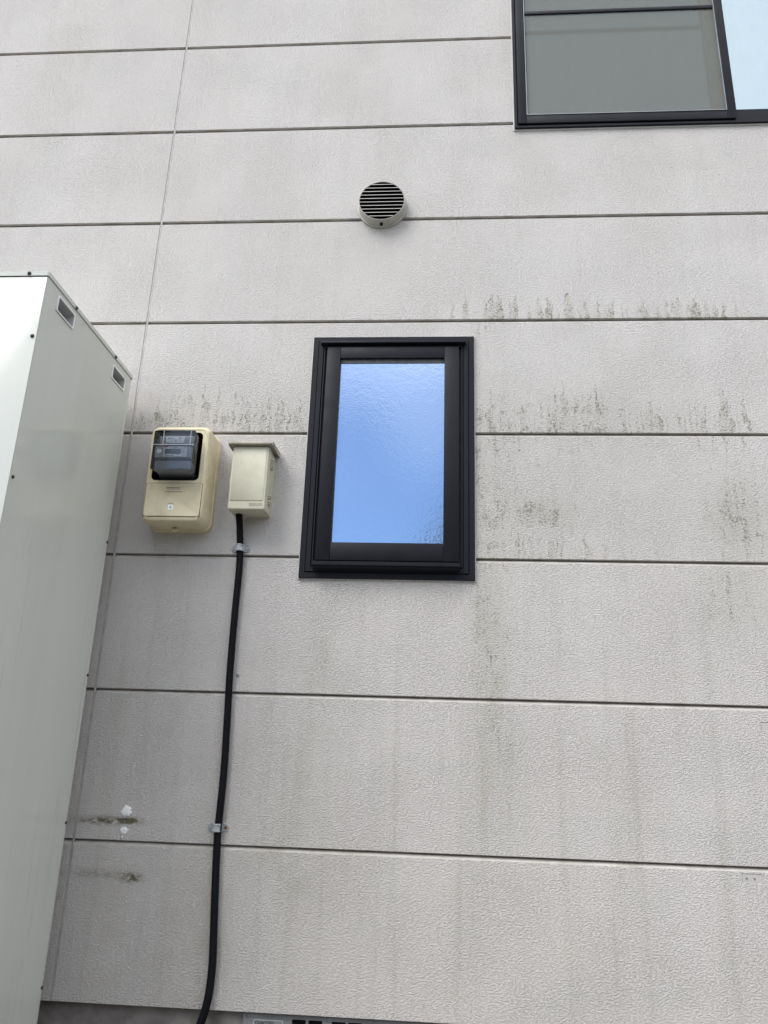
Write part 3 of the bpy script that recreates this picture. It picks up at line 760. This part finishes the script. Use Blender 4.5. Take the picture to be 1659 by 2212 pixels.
# ------------------------------------------------------------------ saddle clamps
def clamp_parts(root):
    bm = bmesh.new(); c = WORLD[root.name]; h = .0118
    n = 14; rows = []
    stations = []
    for i in range(9): stations.append((-.0325 + (.0325 - .0150) * i / 8, -.0030))
    for i in range(1, n): 
        a = math.pi * (1 - i / n); stations.append((.0150 * math.cos(a), -.012 - .0200 * max(0, math.sin(a)) ** .75 + .009 * (1 - math.sin(a))))
    for i in range(9): stations.append((.0150 + (.0325 - .0150) * i / 8, -.0030))
    for x, y in stations:
        e = max(0, abs(x) - (.0325 - h)); hh = math.sqrt(max(1e-8, h * h - e * e)) if e > 0 else h
        if abs(x) < .0145: hh = h * 1.0
        f = y
        rows.append([bm.verts.new((c.x + x, .001 if abs(x) > .0148 else y + .004, c.z - hh)), bm.verts.new((c.x + x, f, c.z - hh)), bm.verts.new((c.x + x, f - .0016, c.z - hh * .88)),
                     bm.verts.new((c.x + x, f - .0016, c.z - hh * .72)), bm.verts.new((c.x + x, f, c.z - hh * .62)), bm.verts.new((c.x + x, f, c.z + hh * .62)), bm.verts.new((c.x + x, f - .0016, c.z + hh * .72)),
                     bm.verts.new((c.x + x, f - .0016, c.z + hh * .88)), bm.verts.new((c.x + x, f, c.z + hh)), bm.verts.new((c.x + x, .001 if abs(x) > .0148 else y + .004, c.z + hh))])
    for A, B in zip(rows, rows[1:]):
        for i in range(9): bm.faces.new((A[i], A[i + 1], B[i + 1], B[i]))
    finish('saddle', bm, MAT['clamp'], root, angle=45)
def clamp_screw(root, dx, mat):
    c = WORLD[root.name]; bm = bmesh.new()
    revolve(bm, c.x + dx, c.z, [(.0045, -.002), (.0045, -.0062), (.0036, -.0072), (.0015, -.0072), (.0012, -.0055)], 16, True)
    return finish('screw', bm, mat, root)
cl = thing('conduit_clamp', 'grey saddle clamp on the conduit just below the junction box', 'clamp', (-.6700, 0, 1.3850), 'saddle clamps on the conduit')
clamp_parts(cl); clamp_screw(cl, -.0245, MAT['clamp']); clamp_screw(cl, .0235, MAT['clamp'])
cl.rotation_euler = (0, rad(-2.5), 0)
c2 = cl.copy(); COL.objects.link(c2); c2.location = (-.6610, 0, .5040); c2.rotation_euler = (0, 0, 0)
c2['label'] = 'lower grey saddle clamp on the conduit, with one rusty screw'
for ch in list(cl.children):
    q = ch.copy(); COL.objects.link(q); q.parent = c2
    if q.name.startswith('screw') and q.location.x >= 0 and 'r' not in q.keys():
        pass
sc2 = [q for q in c2.children if q.name.startswith('screw')]
rusty = sc2[-1]; rusty.data = rusty.data.copy(); rusty.data.materials.clear(); rusty.data.materials.append(MAT['rust']); rusty['label'] = 'rusty screw'

# ------------------------------------------------------------------ small things on the wall
ws = thing('wall_screw', 'small lone screw in the wall right of the conduit', 'screw', (-.642, 0, .964))
bm = bmesh.new(); screw_head(bm, (-.642, -.0005, .964), (.15, -1, .15), .0052, .006)
finish('head', bm, MAT['clamp'], ws)
fv = thing('foundation_vent', 'dull metal foundation vent plate with slots at the bottom edge of the wall', 'vent', (-.17, .028, -.16))
bm = bmesh.new()
slots = []
box(bm, -.545, .20, .0210, .0285, -.16, .0110, .001)
pl = finish('plate', bm, MAT['steel'], fv)
def slot(x0, x1, z0, z1):
    bm = bmesh.new(); loft(bm, [(rrect(x0, x1, z0, z1, .003, 4), .0212), (rrect(x0, x1, z0, z1, .003, 4), .0204)]); finish('slot', bm, MAT['black'], fv)
x = -.402
for i in range(8):
    slot(x, x + .040, -.011, .0005); slot(x, x + .040, -.036, -.024); slot(x, x + .040, -.061, -.049); x += .0475 if i % 2 == 0 else .067
for xx in (-.530, -.4150, -.297, -.18, -.065, .05): 
    bm = bmesh.new(); screw_head(bm, (xx, .0212, .0030), (0, -1, 0), .0062, .003); finish('screw', bm, MAT['steel'], fv)
bm = bmesh.new(); ring(bm, 0, .0016, -.513, -.428, -.022, -.0045, .0212, .0200)
finish('label_rim', bm, MAT['labelgrey'], fv)
text_part('plate_lettering', 'GHKOEI', .0155, -.510, .0206, -.0185, MAT['ink'], fv, .95)

# ------------------------------------------------------------------ hot water tank cabinet
TX, TY0, TY1, TZ = -1.100, -.706, -.100, 1.985
TXL = -1.74; TB = -.22
tk = thing('water_heater_tank', 'tall pale grey metal hot water tank cabinet with two recessed grips at the left edge', 'water heater', (-1.42, -.40, GZ))
H1 = (-.6365, -.5390, 1.9210, 1.9635); H2 = (-.2430, -.1460, 1.9130, 1.9545)
bm = bmesh.new()      # right side panel with two grip openings
ys = sorted({TY0, TY1, H1[0], H1[1], H2[0], H2[1]}); zs = sorted({TB, TZ, H1[2], H1[3], H2[2], H2[3]})
for y0, y1 in zip(ys, ys[1:]):
    for z0, z1 in zip(zs, zs[1:]):
        cy, cz = (y0 + y1) / 2, (z0 + z1) / 2
        if any(h[0] < cy < h[1] and h[2] < cz < h[3] for h in (H1, H2)): continue
        vs = [bm.verts.new((TX, a, b)) for a, b in ((y0, z0), (y1, z0), (y1, z1), (y0, z1))]; bm.faces.new(vs)
bmesh.ops.remove_doubles(bm, verts=bm.verts, dist=1e-5)
finish('side_panel', bm, MAT['tank'], tk)
bm = bmesh.new()      # front panel wraps round the corner a little
box(bm, TXL, TX - .0012, TY0 - .0008, TY0 + .02, TB, TZ - .001, .0015)
finish('front_panel', bm, MAT['tank'], tk)
bm = bmesh.new(); box(bm, TXL + .001, TX - .001, TY1 + .0008, -.0865, TB, TZ - .002, .001)
finish('back_panel', bm, MAT['tank'], tk)
bm = bmesh.new(); box(bm, TXL, TXL + .002, TY0 + .0205, TY1, TB, TZ - .002); box(bm, TXL + .0025, TX - .003, TY0 + .021, TY1 - .001, TB, TB + .01)
finish('inner_panel', bm, MAT['tank'], tk)
bm = bmesh.new()      # lid with a folded skirt
def lidloop(d, r): 
    x0, x1, y0, y1 = TXL - .003 + d, TX + .003 - d, TY0 - .004 + d, -.084 - d
    return [(x, y) for x, y in rrect(x0, x1, y0, y1, r, 3)]
loops = [(0.0, 1.9855), (0.0, 1.9985), (.0012, 2.0000), (.004, 2.0008)]
R = [[bm.verts.new((x, y, z)) for x, y in lidloop(d, .006)] for d, z in loops]
n = len(R[0])
R.insert(0, [bm.verts.new((x, y, 1.9855)) for x, y in lidloop(.0025, .004)])
for A, B in zip(R, R[1:]):
    for i in range(n): bm.faces.new((A[i], A[(i + 1) % n], B[(i + 1) % n], B[i]))
bm.faces.new(R[-1])
finish('lid', bm, MAT['tank'], tk)
for H in (H1, H2):
    bm = bmesh.new()
    def hl(d, x, tilt=0): return [bm.verts.new((x, p, q - tilt)) for p, q in rrect(H[0] + d, H[1] - d, H[2] + d, H[3] - d, .006, 4)]
    R = [hl(-.004, TX + .0002), hl(-.0035, TX + .0028), hl(.0005, TX + .0032), hl(.0015, TX - .001), hl(.003, TX - .030), hl(.005, TX - .056, -.003)]
    n = len(R[0])
    for A, B in zip(R, R[1:]):
        for i in range(n): bm.faces.new((A[i], A[(i + 1) % n], B[(i + 1) % n], B[i]))
    bm.faces.new(R[-1])
    gr = finish('grip', bm, MAT['grip'], tk)
    bm = bmesh.new()
    rl = lambda d, x: (rrect(H[0] + d, H[1] - d, H[2] + d, H[3] - d, .006, 4), x)
    R = [[bm.verts.new((x, p, q)) for p, q in L_] for L_, x in (rl(-.0042, TX + .0002), rl(-.0040, TX + .0036), rl(-.0030, TX + .0042), rl(-.0002, TX + .0040), rl(.0010, TX + .0030))]
    for A, B in zip(R, R[1:]):
        for i in range(len(A)): bm.faces.new((A[i], A[(i + 1) % len(A)], B[(i + 1) % len(A)], B[i]))
    finish('grip_rim', bm, MAT['rim'], gr)
def tscrew(c, n, r=.0058):
    bm = bmesh.new(); screw_head(bm, c, n, r, .0048); finish('screw', bm, MAT['screw'], tk)
for y in (-.538, -.240): tscrew((TX + .003, y, 1.990), (1, 0, 0))
tscrew((-1.154, TY0 - .004, 1.992), (0, -1, 0)); tscrew((-1.155 - .33, TY0 - .004, 1.992), (0, -1, 0))
tscrew((-1.112, TY0 - .0008, 1.794), (0, -1, 0)); tscrew((-1.112, TY0 - .0008, .9), (0, -1, 0))
for y, z in ((-.0935, 1.378), (-.0935, .942), (-.0935, .508), (-.0935, .076)): tscrew((TX - .0008, y, z), (1, 0, 0), .0048)
tscrew((TX, -.694, 1.388), (1, 0, 0), .005)
for x, y in ((-1.68, -.64), (-1.16, -.64), (-1.68, -.16), (-1.16, -.16)):
    bm = bmesh.new(); box(bm, x - .035, x + .035, y - .04, y + .04, GZ + .10, TB - .001, .004); finish('leg', bm, MAT['steel'], tk)
bm = bmesh.new(); box(bm, -1.85, -1.02, -.80, -.03, GZ - .05, GZ + .10, .008)
structure(finish('pavement', bm, MAT['concrete'], loc=(-1.42, -.4, GZ)))

# ------------------------------------------------------------------ tree across the yard, seen only as a reflection
tr = thing('leafy_tree', 'green leafy tree across the yard, mirrored dark in the lower corner of the casement glass', 'tree', (2.05, -17, GZ))
rnd = random.Random(4); bm = bmesh.new()
ring_p = None
for z, r in ((0, .22), (.8, .17), (2.2, .13), (4.6, .08)):
    rw = [bm.verts.new((2.05 + .05 * math.sin(z) + r * math.cos(k * math.pi / 5), -17 + r * math.sin(k * math.pi / 5), GZ + z)) for k in range(10)]
    if ring_p:
        for k in range(10): bm.faces.new((ring_p[k], ring_p[(k + 1) % 10], rw[(k + 1) % 10], rw[k]))
    ring_p = rw
finish('trunk', bm, MAT['bark'], tr)
bm = bmesh.new()
for i in range(70):
    a, b, c = rnd.gauss(0, 1), rnd.gauss(0, 1), rnd.gauss(0, 1); l = (a * a + b * b + c * c) ** .5; q = rnd.random() ** .4
    C = Vector((2.05 + 2.3 * q * a / l, -17 + 1.9 * q * b / l, GZ + 5.55 + 2.1 * q * c / l))
    for j in range(60):
        p = C + Vector((rnd.gauss(0, .28), rnd.gauss(0, .28), rnd.gauss(0, .22)))
        u = Vector((rnd.uniform(-1, 1), rnd.uniform(-1, 1), rnd.uniform(-1, 1))).normalized() * .09; v = u.orthogonal().normalized() * .05
        bm.faces.new([bm.verts.new(p + u), bm.verts.new(p + v), bm.verts.new(p - u), bm.verts.new(p - v)])
finish('crown', bm, MAT['leaf'], tr)
